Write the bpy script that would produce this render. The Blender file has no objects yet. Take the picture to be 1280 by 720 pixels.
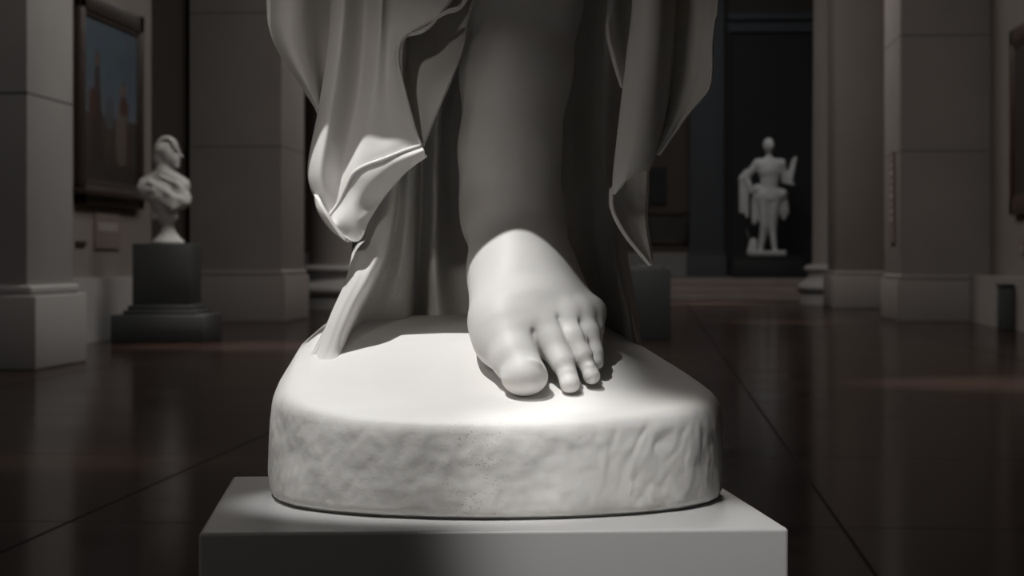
import bpy, bmesh, math, random
import numpy as np
from mathutils import Vector, Matrix, noise
random.seed(4); np.random.seed(4)
F = 2770.0; H = 0.66; TH = math.radians(3.72)
CT, ST = math.cos(TH), math.sin(TH)
sc = bpy.context.scene
col = sc.collection
PI = math.pi

# ------------------------------------------------------------------ coordinates
def L(px, py, Y):                      # point seen at a photo pixel at depth Y, local frame of the statue
    return ((px - 640) * Y / F, Y, H - (py - 326) * Y / F)
def R(p):                              # local (camera aligned) -> room
    x, y, z = p
    return Vector((x * CT - y * ST, x * ST + y * CT, z))
def G(px, py, Y): return R(L(px, py, Y))

# ------------------------------------------------------------------ materials
def mat(name, col_, rough=0.6, spec=0.5, var=0.0, vscale=3.0, bump=0.0, bscale=20.0, sss=0.0, emit=None, col2=None, metal=0.0):
    m = bpy.data.materials.new(name); m.use_nodes = True
    nt = m.node_tree; b = nt.nodes['Principled BSDF']
    b.inputs['Base Color'].default_value = (*col_, 1)
    b.inputs['Roughness'].default_value = rough
    b.inputs['Specular IOR Level'].default_value = spec
    b.inputs['Metallic'].default_value = metal
    tc = nt.nodes.new('ShaderNodeTexCoord')
    if var > 0 or col2:
        n = nt.nodes.new('ShaderNodeTexNoise'); n.inputs['Scale'].default_value = vscale
        n.inputs['Detail'].default_value = 6
        nt.links.new(tc.outputs['Object'], n.inputs['Vector'])
        r = nt.nodes.new('ShaderNodeValToRGB')
        c2 = col2 or tuple(c * (1 - var) for c in col_)
        r.color_ramp.elements[0].position = .3; r.color_ramp.elements[0].color = (*c2, 1)
        r.color_ramp.elements[1].position = .7; r.color_ramp.elements[1].color = (*col_, 1)
        nt.links.new(n.outputs['Fac'], r.inputs['Fac'])
        nt.links.new(r.outputs['Color'], b.inputs['Base Color'])
    if bump > 0:
        n = nt.nodes.new('ShaderNodeTexNoise'); n.inputs['Scale'].default_value = bscale
        n.inputs['Detail'].default_value = 5
        nt.links.new(tc.outputs['Object'], n.inputs['Vector'])
        bp = nt.nodes.new('ShaderNodeBump'); bp.inputs['Strength'].default_value = bump
        bp.inputs['Distance'].default_value = 0.01
        nt.links.new(n.outputs['Fac'], bp.inputs['Height'])
        nt.links.new(bp.outputs['Normal'], b.inputs['Normal'])
    if sss > 0:
        b.inputs['Subsurface Weight'].default_value = sss
        b.inputs['Subsurface Radius'].default_value = (1.0, .8, .6)
        b.inputs['Subsurface Scale'].default_value = 0.006
    if emit:
        b.inputs['Emission Color'].default_value = (*emit[:3], 1)
        b.inputs['Emission Strength'].default_value = emit[3]
    return m

M = {}
M['marble'] = mat('carved_marble', (.81, .795, .775), .5, .32, .0, 5, .02, 60, .22, col2=(.775, .755, .73))

def make_rock_marble(name, pits, rough_amt):
    m = mat(name, (.81, .795, .775), .52, .3, .0, 5, 0, 20, .15, col2=(.73, .71, .68))
    nt = m.node_tree; b = nt.nodes['Principled BSDF']
    tc = [n for n in nt.nodes if n.type == 'TEX_COORD'][0]
    # tooled relief
    n1 = nt.nodes.new('ShaderNodeTexNoise'); n1.inputs['Scale'].default_value = 55; n1.inputs['Detail'].default_value = 6
    n2 = nt.nodes.new('ShaderNodeTexNoise'); n2.inputs['Scale'].default_value = 260; n2.inputs['Detail'].default_value = 3
    v = nt.nodes.new('ShaderNodeTexVoronoi'); v.inputs['Scale'].default_value = 240
    mp = nt.nodes.new('ShaderNodeMapping'); mp.inputs['Scale'].default_value = (1, 1, 1.7)
    nt.links.new(tc.outputs['Object'], mp.inputs['Vector'])
    for n in (n1, n2): nt.links.new(tc.outputs['Object'], n.inputs['Vector'])
    nt.links.new(mp.outputs[0], v.inputs['Vector'])
    # scattered worm-eaten pores, gathered in one band of the stone
    pit = nt.nodes.new('ShaderNodeMath'); pit.operation = 'LESS_THAN'; pit.inputs[1].default_value = .23
    nt.links.new(v.outputs['Distance'], pit.inputs[0])
    nm = nt.nodes.new('ShaderNodeTexNoise'); nm.inputs['Scale'].default_value = 70; nm.inputs['Detail'].default_value = 4
    nt.links.new(tc.outputs['Object'], nm.inputs['Vector'])
    gm = nt.nodes.new('ShaderNodeMath'); gm.operation = 'GREATER_THAN'; gm.inputs[1].default_value = .48
    nt.links.new(nm.outputs['Fac'], gm.inputs[0])
    at = nt.nodes.new('ShaderNodeAttribute'); at.attribute_name = 'pores'
    mm = nt.nodes.new('ShaderNodeMath'); mm.operation = 'MULTIPLY'
    m3 = nt.nodes.new('ShaderNodeMath'); m3.operation = 'MULTIPLY'
    nt.links.new(pit.outputs[0], mm.inputs[0]); nt.links.new(gm.outputs[0], mm.inputs[1])
    nt.links.new(mm.outputs[0], m3.inputs[0]); nt.links.new(at.outputs['Fac'], m3.inputs[1])
    # height
    ra = nt.nodes.new('ShaderNodeAttribute'); ra.attribute_name = 'tooled'
    s1 = nt.nodes.new('ShaderNodeMath'); s1.operation = 'MULTIPLY_ADD'; s1.inputs[1].default_value = .35
    nt.links.new(n2.outputs['Fac'], s1.inputs[0]); nt.links.new(n1.outputs['Fac'], s1.inputs[2])
    s2 = nt.nodes.new('ShaderNodeMath'); s2.operation = 'MULTIPLY'
    nt.links.new(s1.outputs[0], s2.inputs[0]); nt.links.new(ra.outputs['Fac'], s2.inputs[1])
    s3 = nt.nodes.new('ShaderNodeMath'); s3.operation = 'MULTIPLY_ADD'; s3.inputs[1].default_value = -.8
    nt.links.new(m3.outputs[0], s3.inputs[0]); nt.links.new(s2.outputs[0], s3.inputs[2])
    bp = nt.nodes.new('ShaderNodeBump'); bp.inputs['Strength'].default_value = rough_amt; bp.inputs['Distance'].default_value = .004
    nt.links.new(s3.outputs[0], bp.inputs['Height']); nt.links.new(bp.outputs['Normal'], b.inputs['Normal'])
    # dirt settled in the pores
    mix = nt.nodes.new('ShaderNodeMix'); mix.data_type = 'RGBA'
    ramp = [n for n in nt.nodes if n.type == 'VALTORGB'][0]
    nt.links.new(ramp.outputs['Color'], mix.inputs[6])
    mix.inputs[7].default_value = (.30, .26, .22, 1)
    sc_ = nt.nodes.new('ShaderNodeMath'); sc_.operation = 'MULTIPLY'; sc_.inputs[1].default_value = pits
    nt.links.new(m3.outputs[0], sc_.inputs[0]); nt.links.new(sc_.outputs[0], mix.inputs[0])
    nt.links.new(mix.outputs[2], b.inputs['Base Color'])
    return m
M['rock'] = make_rock_marble('tooled_marble', .75, .13)
M['drape_back'] = make_rock_marble('rough_carved_marble', .4, .6)
M['plinth'] = mat('painted_plinth', (.43, .425, .42), .38, .5, .03, 3, .02, 300)
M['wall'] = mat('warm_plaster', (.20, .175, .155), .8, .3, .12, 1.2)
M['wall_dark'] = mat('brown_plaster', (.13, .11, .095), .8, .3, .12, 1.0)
M['stone'] = mat('grey_limestone', (.36, .35, .345), .65, .4, .12, 1.5, .1, 30)
M['stone_warm'] = mat('warm_limestone', (.27, .245, .23), .65, .4, .12, 1.5, .1, 30)
M['slate'] = mat('blue_grey_stone', (.10, .11, .125), .6, .4, .1, 1.5)
M['black'] = mat('black_panel', (.028, .029, .031), .6, .4)
M['black_ped'] = mat('charcoal_pedestal_paint', (.045, .048, .05), .45, .4, .1, 4)
M['joint'] = mat('joint_mortar', (.10, .095, .09), .9, .2)
M['frame'] = mat('dark_carved_frame', (.028, .016, .011), .45, .5, .3, 8)
M['frame_red'] = mat('reddish_wood_frame', (.05, .022, .015), .4, .5, .3, 8)
M['label'] = mat('label_card', (.17, .13, .12), .7, .3)
M['label2'] = mat('label_band', (.26, .24, .22), .7, .3)
M['letter'] = mat('raised_letters', (.42, .38, .34), .6, .3)
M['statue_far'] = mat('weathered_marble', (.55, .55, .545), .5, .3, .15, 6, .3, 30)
M['ceil'] = mat('ceiling_plaster', (.3, .28, .26), .9, .2)
M['wood'] = mat('brown_wood', (.12, .075, .05), .5, .4, .3, 5)
M['step'] = mat('worn_stone_steps', (.30, .25, .225), .45, .4, .15, 3)

# polished floor of large dark red-brown slabs
def floor_mat():
    m = bpy.data.materials.new('polished_stone_floor'); m.use_nodes = True
    nt = m.node_tree; b = nt.nodes['Principled BSDF']
    tc = nt.nodes.new('ShaderNodeTexCoord')
    n = nt.nodes.new('ShaderNodeTexNoise'); n.inputs['Scale'].default_value = 1.6; n.inputs['Detail'].default_value = 10
    n.inputs['Roughness'].default_value = .65
    nt.links.new(tc.outputs['Object'], n.inputs['Vector'])
    r = nt.nodes.new('ShaderNodeValToRGB')
    r.color_ramp.elements[0].position = .3; r.color_ramp.elements[0].color = (.015, .0085, .007, 1)
    r.color_ramp.elements[1].position = .75; r.color_ramp.elements[1].color = (.034, .021, .017, 1)
    nt.links.new(n.outputs['Fac'], r.inputs['Fac'])
    br = nt.nodes.new('ShaderNodeTexBrick'); br.offset = 0
    br.inputs['Scale'].default_value = 1.0
    br.inputs['Mortar Size'].default_value = .006; br.inputs['Mortar Smooth'].default_value = .1
    br.inputs['Brick Width'].default_value = 1.94; br.inputs['Row Height'].default_value = 1.94
    br.inputs['Color1'].default_value = (1, 1, 1, 1); br.inputs['Color2'].default_value = (.82, .8, .8, 1)
    br.inputs['Mortar'].default_value = (.12, .11, .11, 1)
    mp = nt.nodes.new('ShaderNodeMapping'); mp.inputs['Location'].default_value = (FX, FY, 0)
    nt.links.new(tc.outputs['Object'], mp.inputs['Vector']); nt.links.new(mp.outputs[0], br.inputs['Vector'])
    mx = nt.nodes.new('ShaderNodeMix'); mx.data_type = 'RGBA'; mx.blend_type = 'MULTIPLY'; mx.inputs[0].default_value = 1
    nt.links.new(r.outputs['Color'], mx.inputs[6]); nt.links.new(br.outputs['Color'], mx.inputs[7])
    nt.links.new(mx.outputs[2], b.inputs['Base Color'])
    n2 = nt.nodes.new('ShaderNodeTexNoise'); n2.inputs['Scale'].default_value = 180; n2.inputs['Detail'].default_value = 3
    nt.links.new(tc.outputs['Object'], n2.inputs['Vector'])
    mr = nt.nodes.new('ShaderNodeMapRange'); mr.inputs[3].default_value = .09; mr.inputs[4].default_value = .2
    nt.links.new(n.outputs['Fac'], mr.inputs[0]); ma = nt.nodes.new('ShaderNodeMath'); ma.operation = 'MULTIPLY_ADD'; ma.inputs[1].default_value = .7; ma.use_clamp = True
    nt.links.new(br.outputs['Fac'], ma.inputs[0]); nt.links.new(mr.outputs[0], ma.inputs[2]); nt.links.new(ma.outputs[0], b.inputs['Roughness'])
    bp = nt.nodes.new('ShaderNodeBump'); bp.inputs['Strength'].default_value = .025; bp.inputs['Distance'].default_value = .002
    nt.links.new(n2.outputs['Fac'], bp.inputs['Height']); nt.links.new(bp.outputs['Normal'], b.inputs['Normal'])
    b.inputs['Specular IOR Level'].default_value = .5; b.inputs['IOR'].default_value = 1.08
    return m
FX, FY = 1.48, .3
M['floor'] = floor_mat()

def painting_mat():
    # generic old canvas: blue sky above, dark figures, brown ground
    m = bpy.data.materials.new('old_oil_canvas'); m.use_nodes = True
    nt = m.node_tree; b = nt.nodes['Principled BSDF']
    at = nt.nodes.new('ShaderNodeAttribute'); at.attribute_name = 'paint'
    n = nt.nodes.new('ShaderNodeTexNoise'); n.inputs['Scale'].default_value = 7
    mx = nt.nodes.new('ShaderNodeMix'); mx.data_type = 'RGBA'; mx.blend_type = 'MULTIPLY'; mx.inputs[0].default_value = .5
    nt.links.new(at.outputs['Color'], mx.inputs[6]); nt.links.new(n.outputs['Color'], mx.inputs[7])
    nt.links.new(mx.outputs[2], b.inputs['Base Color'])
    b.inputs['Roughness'].default_value = .45
    return m
M['canvas'] = painting_mat()

# ------------------------------------------------------------------ object helpers
def link(o, parent=None):
    col.objects.link(o)
    if parent: o.parent = parent
    return o
def tag(o, label=None, cat=None, group=None, kind=None):
    if label: o['label'] = label
    if cat: o['category'] = cat
    if group: o['group'] = group
    if kind: o['kind'] = kind
    return o
def empty(name, loc, label, cat, rz=0, group=None):
    o = bpy.data.objects.new(name, None); link(o); o.location = loc; o.rotation_euler = (0, 0, rz)
    o.empty_display_size = .1
    return tag(o, label, cat, group)
def mesh_obj(name, verts, faces, m, parent=None, smooth=True, off=None):
    me = bpy.data.meshes.new(name)
    verts = np.asarray(verts, dtype=float)
    if off is not None: verts = verts - np.array(off)
    me.from_pydata([tuple(v) for v in verts], [], [tuple(int(i) for i in f) for f in faces])
    me.validate(); me.materials.append(m)
    if smooth: me.polygons.foreach_set('use_smooth', [True] * len(me.polygons))
    me.update()
    return link(bpy.data.objects.new(name, me), parent)

class MB:
    def __init__(s): s.bm = bmesh.new()
    def box(s, x0, x1, y0, y1, z0, z1, bev=0.0, seg=2):
        r = bmesh.ops.create_cube(s.bm, size=1)
        vs = r['verts']
        bmesh.ops.scale(s.bm, vec=(abs(x1-x0), abs(y1-y0), abs(z1-z0)), verts=vs)
        bmesh.ops.translate(s.bm, vec=((x0+x1)/2, (y0+y1)/2, (z0+z1)/2), verts=vs)
        if bev:
            es = list({e for v in vs for e in v.link_edges})
            bmesh.ops.bevel(s.bm, geom=es, offset=bev, segments=seg, affect='EDGES', profile=.5)
        return s
    def lathe(s, prof, cx=0, cy=0, n=48):
        rings = []
        for r, z in prof:
            rings.append([s.bm.verts.new((cx + r*math.cos(2*PI*i/n), cy + r*math.sin(2*PI*i/n), z)) for i in range(n)])
        for a, b in zip(rings, rings[1:]):
            for i in range(n):
                s.bm.faces.new((a[i], a[(i+1) % n], b[(i+1) % n], b[i]))
        s.bm.faces.new(rings[0][::-1]); s.bm.faces.new(rings[-1])
        return s
    def build(s, name, m, parent=None, smooth=False, kind=None):
        bmesh.ops.recalc_face_normals(s.bm, faces=s.bm.faces)
        me = bpy.data.meshes.new(name); s.bm.to_mesh(me); s.bm.free(); me.materials.append(m)
        if smooth:
            me.polygons.foreach_set('use_smooth', [True] * len(me.polygons))
            try: me.set_sharp_from_angle(angle=math.radians(35))
            except Exception: pass
        o = link(bpy.data.objects.new(name, me), parent)
        if kind: o['kind'] = kind
        return o

# ------------------------------------------------------------------ signed distance modelling + surface nets
def smin(a, b, k):
    if k <= 0: return np.minimum(a, b)
    h = np.clip(.5 + .5*(b-a)/k, 0, 1)
    return b*(1-h) + a*h - k*h*(1-h)
def cap(p, a, b, ra, rb):
    a = np.array(a, dtype=np.float32); b = np.array(b, dtype=np.float32)
    ab = b - a; pa = p - a
    t = np.clip(pa @ ab / max(ab @ ab, 1e-12), 0, 1)
    d = pa - t[..., None]*ab
    return np.sqrt((d*d).sum(-1)) - (ra + (rb-ra)*t)
def ell(p, c, r, rot=None):
    q = p - np.array(c, dtype=np.float32)
    if rot is not None: q = q @ np.array(rot, dtype=np.float32)
    r = np.array(r, dtype=np.float32)
    k0 = np.sqrt(((q/r)**2).sum(-1)); k1 = np.sqrt(((q/(r*r))**2).sum(-1)) + 1e-9
    return k0*(k0-1)/k1
def surface_nets(fn, lo, hi, h):
    lo = np.array(lo, dtype=float); hi = np.array(hi, dtype=float)
    B = 12
    nb = np.ceil((hi-lo)/(h*B)).astype(int); n = nb*B + 1
    D = np.full(tuple(n), 1.0, dtype=np.float32)
    ax = [lo[i] + h*np.arange(n[i]) for i in range(3)]
    cx = [lo[i] + h*B*(np.arange(nb[i])+.5) for i in range(3)]
    C = np.stack(np.meshgrid(*cx, indexing='ij'), -1).astype(np.float32)
    dc = fn(C.reshape(-1, 3)).reshape(tuple(nb))
    rad = h*B*.87*1.35
    for i, j, k in np.argwhere(dc < 1e9):
        sl = (slice(i*B, i*B+B+1), slice(j*B, j*B+B+1), slice(k*B, k*B+B+1))
        d = dc[i, j, k]
        if abs(d) > rad:
            if d < 0: D[sl] = -1.0
            continue
    for i, j, k in np.argwhere(np.abs(dc) <= rad):
        sl = (slice(i*B, i*B+B+1), slice(j*B, j*B+B+1), slice(k*B, k*B+B+1))
        P = np.stack(np.meshgrid(ax[0][sl[0]], ax[1][sl[1]], ax[2][sl[2]], indexing='ij'), -1).astype(np.float32)
        D[sl] = fn(P.reshape(-1, 3)).reshape(P.shape[:3])
    for a in range(3):                       # close the volume at the box
        s0 = [slice(None)]*3; s0[a] = 0; D[tuple(s0)] = np.abs(D[tuple(s0)]) + 1e-5
        s0[a] = -1; D[tuple(s0)] = np.abs(D[tuple(s0)]) + 1e-5
    S = D < 0
    c = np.zeros(tuple(n-1), dtype=np.int8)
    for dx in (0, 1):
        for dy in (0, 1):
            for dz in (0, 1):
                c += S[dx:dx+n[0]-1, dy:dy+n[1]-1, dz:dz+n[2]-1]
    act = (c > 0) & (c < 8)
    idx = -np.ones(tuple(n-1), dtype=np.int64); cells = np.argwhere(act); idx[act] = np.arange(len(cells))
    acc = np.zeros((len(cells), 3)); cnt = np.zeros(len(cells))
    corners = [(0,0,0),(1,0,0),(0,1,0),(1,1,0),(0,0,1),(1,0,1),(0,1,1),(1,1,1)]
    E = [(0,1),(2,3),(4,5),(6,7),(0,2),(1,3),(4,6),(5,7),(0,4),(1,5),(2,6),(3,7)]
    vals = [D[cells[:,0]+a, cells[:,1]+b, cells[:,2]+d] for a, b, d in corners]
    for a, b in E:
        va, vb = vals[a], vals[b]; mk = (va < 0) != (vb < 0)
        t = np.where(mk, va/np.where(mk, va-vb, 1), 0)
        pa = np.array(corners[a]); pb = np.array(corners[b])
        acc += np.where(mk[:, None], pa + t[:, None]*(pb-pa), 0); cnt += mk
    V = lo + h*(cells + acc/cnt[:, None])
    faces = []
    for a in range(3):
        u, w = (a+1) % 3, (a+2) % 3
        s0 = [slice(1, -1)]*3; s1 = [slice(1, -1)]*3
        s0[a] = slice(0, -1); s1[a] = slice(1, None)
        A = S[tuple(s0)]; Bq = S[tuple(s1)]
        e = np.argwhere(A != Bq)
        base = e + 1; base[:, a] -= 1
        flip = A[tuple(e.T)]
        q = []
        for du, dw in ((0,0),(1,0),(1,1),(0,1)):
            g = base.copy(); g[:, u] -= du; g[:, w] -= dw
            q.append(idx[tuple(g.T)])
        q = np.stack(q, -1)
        q[~flip] = q[~flip][:, ::-1]
        faces.append(q[(q >= 0).all(1)])
    return V, np.concatenate(faces)
def sdf_obj(name, fn, lo, hi, h, m, parent, off=None, smooth_it=2):
    V, Fc = surface_nets(fn, lo, hi, h)
    # light laplacian smoothing over the quad net
    for _ in range(smooth_it):
        s = np.zeros_like(V); c = np.zeros(len(V))
        for i in range(4):
            a, b = Fc[:, i], Fc[:, (i+1) % 4]
            np.add.at(s, a, V[b]); np.add.at(c, a, 1); np.add.at(s, b, V[a]); np.add.at(c, b, 1)
        V = V*.5 + .5*s/np.maximum(c, 1)[:, None]
    return mesh_obj(name, V, Fc, m, parent, True, off)

# ------------------------------------------------------------------ carved cloth from fold nets
def catmull(P, n, bound=None):
    """P: (k, ..., 3) control rows -> n samples along axis 0"""
    P = np.asarray(P, dtype=float); k = len(P)
    t = np.linspace(0, k-1, n); i = np.minimum(t.astype(int), k-2); f = t - i
    ext = np.concatenate([2*P[:1]-P[1:2], P, 2*P[-1:]-P[-2:-1]])
    p0, p1, p2, p3 = ext[i], ext[i+1], ext[i+2], ext[i+3]
    f = f.reshape((-1,) + (1,)*(P.ndim-1))
    return .5*((2*p1) + (-p0+p2)*f + (2*p0-5*p1+4*p2-p3)*f*f + (-p0+3*p1-3*p2+p3)*f**3)
def net_points(cols_):
    """cols_: list of columns, each a list of (px, py, Y); all with the same row count"""
    return np.array([[L(*c) for c in cc] for cc in cols_])
def grid_faces(nu, nv):
    i, j = np.meshgrid(np.arange(nu-1), np.arange(nv-1), indexing='ij')
    a = i*nv + j
    return np.stack([a, a+nv, a+nv+1, a+1], -1).reshape(-1, 4)
def tube(P, r, n=10):
    """round bead along a polyline"""
    P = np.asarray(P); V = []
    up = np.array([0, 1.0, 0])
    for i in range(len(P)):
        t = P[min(i+1, len(P)-1)] - P[max(i-1, 0)]; t /= np.linalg.norm(t)+1e-9
        a = np.cross(t, up); a /= np.linalg.norm(a)+1e-9; b = np.cross(t, a)
        rr = r if np.isscalar(r) else r[i]
        for k in range(n):
            th = 2*PI*k/n; V.append(P[i] + rr*(math.cos(th)*a + math.sin(th)*b))
    Fc = []
    for i in range(len(P)-1):
        for k in range(n):
            Fc.append((i*n+k, i*n+(k+1) % n, (i+1)*n+(k+1) % n, (i+1)*n+k))
    return np.array(V), np.array(Fc)
def cloth(name, nets, parent, off, thick=.006, nu=90, nv=150, beads=(), m=None, attrs=None):
    """one carved sheet: nets = list of (columns, round) ; each is solidified; beads run along hems"""
    Vs, Fs, o = [], [], 0
    for cols_ in nets:
        P = net_points(cols_)
        U = catmull(P, nu)                       # (nu, rows, 3)
        W = catmull(np.swapaxes(U, 0, 1), nv)    # (nv, nu, 3)
        W = np.swapaxes(W, 0, 1)
        # thickness: offset away from the viewer along the normal, closed at the rim
        du = np.gradient(W, axis=0); dv = np.gradient(W, axis=1)
        N = np.cross(du, dv); N /= np.linalg.norm(N, axis=-1, keepdims=True)+1e-9
        if N[..., 1].mean() < 0: N = -N
        Bk = W + N*thick
        V = np.concatenate([W.reshape(-1, 3), Bk.reshape(-1, 3)])
        f = grid_faces(nu, nv); nn = nu*nv
        rim = []
        for i in range(nu-1):
            rim.append((i*nv, (i+1)*nv, nn+(i+1)*nv, nn+i*nv)); e = nv-1
            rim.append((i*nv+e, nn+i*nv+e, nn+(i+1)*nv+e, (i+1)*nv+e))
        for j in range(nv-1):
            rim.append((j, nn+j, nn+j+1, j+1)); e = (nu-1)*nv
            rim.append((e+j, e+j+1, nn+e+j+1, nn+e+j))
        Vs.append(V); Fs += [f[:, ::-1]+o, f+nn+o, np.array(rim)+o]; o += len(V)
    for pts, r in beads:
        P = catmull(np.array([L(*c) for c in pts]), 160)
        V, f = tube(P, r); Vs.append(V); Fs.append(f+o); o += len(V)
    ob = mesh_obj(name, np.concatenate(Vs), np.concatenate(Fs), m or M['marble'], parent, True, off)
    bm = bmesh.new(); bm.from_mesh(ob.data); bmesh.ops.recalc_face_normals(bm, faces=bm.faces); bm.to_mesh(ob.data); bm.free()
    ob.data.polygons.foreach_set('use_smooth', [True]*len(ob.data.polygons))
    try: ob.data.set_sharp_from_angle(angle=math.radians(60))
    except Exception: pass
    if attrs: attrs(ob, off)
    return ob

# ================================================================== MAIN PLINTH
PZ = H - 0.281            # top of the display plinth (0.379)
fl, fr = L(248, 667, 0), L(986, 661, 0)
def on_top(px, py):
    Y = (H-PZ)*F/(py-326); return np.array([(px-640)*Y/F, Y])
c_fl, c_fr, c_br = on_top(248, 666), on_top(986, 660), on_top(915, 589)
ux = (c_fr-c_fl); pw = np.linalg.norm(ux); ang = math.atan2(ux[1], ux[0]); ux /= pw
pd = .60
pc = (c_fl+c_fr)/2
plinth = empty('display_plinth', R((pc[0], pc[1], 0)), 'low pale grey square display plinth carrying the large marble foot statue', 'plinth', TH+ang)
mb = MB(); mb.box(-pw/2, pw/2, 0, pd, .06, PZ, .0045, 4); mb.build('plinth_body', M['plinth'], plinth, True)
mb = MB(); mb.box(-pw/2+.02, pw/2-.02, .02, pd-.02, 0, .062); mb.build('recessed_foot', M['black_ped'], plinth)

# ================================================================== STATUE
SO = np.array([-.02, 2.66, PZ])           # statue origin in the camera aligned frame
statue = empty('marble_statue', R(SO), 'large white marble draped statue, bare foot and rough stone base on the pale plinth', 'statue', TH)

BX, BY, RX, RY = -.02, 2.66, .272, .266
def hv(v):
    return np.interp(v, [-1, -.7, -.5, -.3, -.1, .1, .35, .7, 1], [.108, .116, .129, .151, .182, .202, .212, .214, .2])
vv_ = np.linspace(-1, 1, 201); hv_s = np.convolve(np.pad(hv(vv_), 12, mode='edge'), np.ones(25)/25, 'valid')
def top_h(x, y):
    u = (x-BX)/RX; v = (y-BY)/RY
    h = np.interp(v, vv_, hv_s)
    ur = np.interp(u, [0, .25, .42, .62, .87, 1.0], [1, .99, .95, .70, .32, .10])
    ul = np.interp(-u, [0, .5, .70, .79, .88, .95, 1.0], [1, .99, .96, .90, .70, .36, .08])
    g = np.where(u > 0, ur, ul)
    # front edge keeps its height
    return .108 + (h-.108)*g
def smooth_noise(x, y, z, s): return noise.noise(Vector((x*s, y*s, z*s)))
nth = 560
prof = [(.90, 0), (.955, 0), (.957, .0032), (.980, .0036), (.990, .0055), (.996, .010), (1.0, .02), (1.002, .032), (1.001, .044), (1.0, .055), (.999, .064), (.997, .073), (.995, .081), (.992, .088)]
rimr = [(.988, -.0105), (.981, -.0060), (.970, -.0028), (.955, -.0009), (.935, -.0001)] + [(r, 0) for r in np.linspace(.91, .02, 60)]
bV, bT, bP = [], [], []
zr = []
for s_, z_ in prof: zr.append((s_, z_, 0))
for s_, z_ in rimr: zr.append((s_, z_, 1))
# subdivide side for relief
zz = []
for (a, b) in zip(zr, zr[1:]):
    k = 3 if (a[2] == 0 and a[1] > .004) else 1
    for i in range(k):
        t = i/k
        if a[2] == 0 and b[2] == 1: zz.append(('mix', a, b, t))
        elif a[2] == 0: zz.append(('s', a[0]+(b[0]-a[0])*t, a[1]+(b[1]-a[1])*t))
        else: zz.append(('t', a[0], a[1]))
zz.append(('t', zr[-1][0], 0))
NEXP = 2.12
def outline(th):
    c, s = math.cos(th), math.sin(th)
    k = (abs(c)**NEXP + abs(s)**NEXP)**(-1/NEXP)
    w = 1 + .006*math.sin(3*th+1) + .004*math.sin(7*th)
    return RX*k*c*w, RY*k*s*w
for row in zz:
    for j in range(nth):
        th = 2*PI*j/nth; ox, oy = outline(th)
        def top_at(s_, dz):
            x, y = BX+ox*s_, BY+oy*s_
            rx, ry = BX+ox*.96, BY+oy*.96
            z = float(top_h(x, y)) + dz*1.25
            return x, y, z
        if row[0] == 's': s_, z = row[1], row[2]; x, y = BX+ox*s_, BY+oy*s_; z = z*(float(top_h(BX+ox, BY+oy))/.108); side = 1.
        elif row[0] == 'mix':
            a, b, t = row[1:]; x1, y1, z1 = top_at(b[0], b[1]); z0 = a[1]*(float(top_h(BX+ox, BY+oy))/.108)
            x0, y0 = BX+ox*a[0], BY+oy*a[0]; x, y, z = x0+(x1-x0)*t, y0+(y1-y0)*t, z0+(z1-z0)*t; side = 1-.25*t
        else:
            x, y, z = top_at(row[1], row[2]); side = .7 if row[1] > .98 else max(0, (row[1]-.93)/.05)*.5
        # tooled relief on the flank, almost none on top
        nl = math.hypot(ox, oy) + 1e-9; nx, ny = ox/nl, oy/nl
        rx_ = (x-BX)/RX
        rgh = .6 + .5*max(0, min(1, (rx_+.1)/.5))
        hgt = noise.noise(Vector((x*17, y*17, z*15)))*.0030 + noise.noise(Vector((x*48, y*48, z*36)))*.0013*rgh
        rid = 1-abs(noise.noise(Vector((x*44+7, y*44, z*30+2)))*2.2)
        strong = max(0, 1-abs(rx_-.62)/.26)
        hgt += -max(0, rid-.5)*.0022*(.22*rgh+strong*1.0) + noise.noise(Vector((x*110, y*110, z*90)))*.0006
        if z < .006: hgt *= z/.006
        x += nx*hgt*side; y += ny*hgt*side
        if side < .3: z += noise.noise(Vector((x*9, y*9, 3)))*.0018
        bV.append((x, y, z+PZ)); bT.append(min(1, side*1.1))
        px = x-BX
        bP.append(side*max(0, 1-abs((x-BX+.022)/.045)**2) if y < BY else .0)
ci = len(bV); bV.append((BX, BY, PZ+float(top_h(BX, BY)))); bT.append(0); bP.append(0)
bF = []
nr = len(zz)
for i in range(nr-1):
    for j in range(nth):
        a = i*nth+j; b = i*nth+(j+1) % nth; bF.append((a, b, b+nth, a+nth))
me_f = [tuple(f) for f in bF] + [((nr-1)*nth+j, (nr-1)*nth+(j+1) % nth, ci) for j in range(nth)] + [tuple(range(nth))[::-1]]
base = mesh_obj('rock_base', bV, me_f, M['rock'], statue, True, SO)
base['label'] = 'thick rough-hewn marble base with smooth mound on top'
a = base.data.attributes.new('tooled', 'FLOAT', 'POINT'); a.data.foreach_set('value', bT)
a = base.data.attributes.new('pores', 'FLOAT', 'POINT'); a.data.foreach_set('value', bP)

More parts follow.
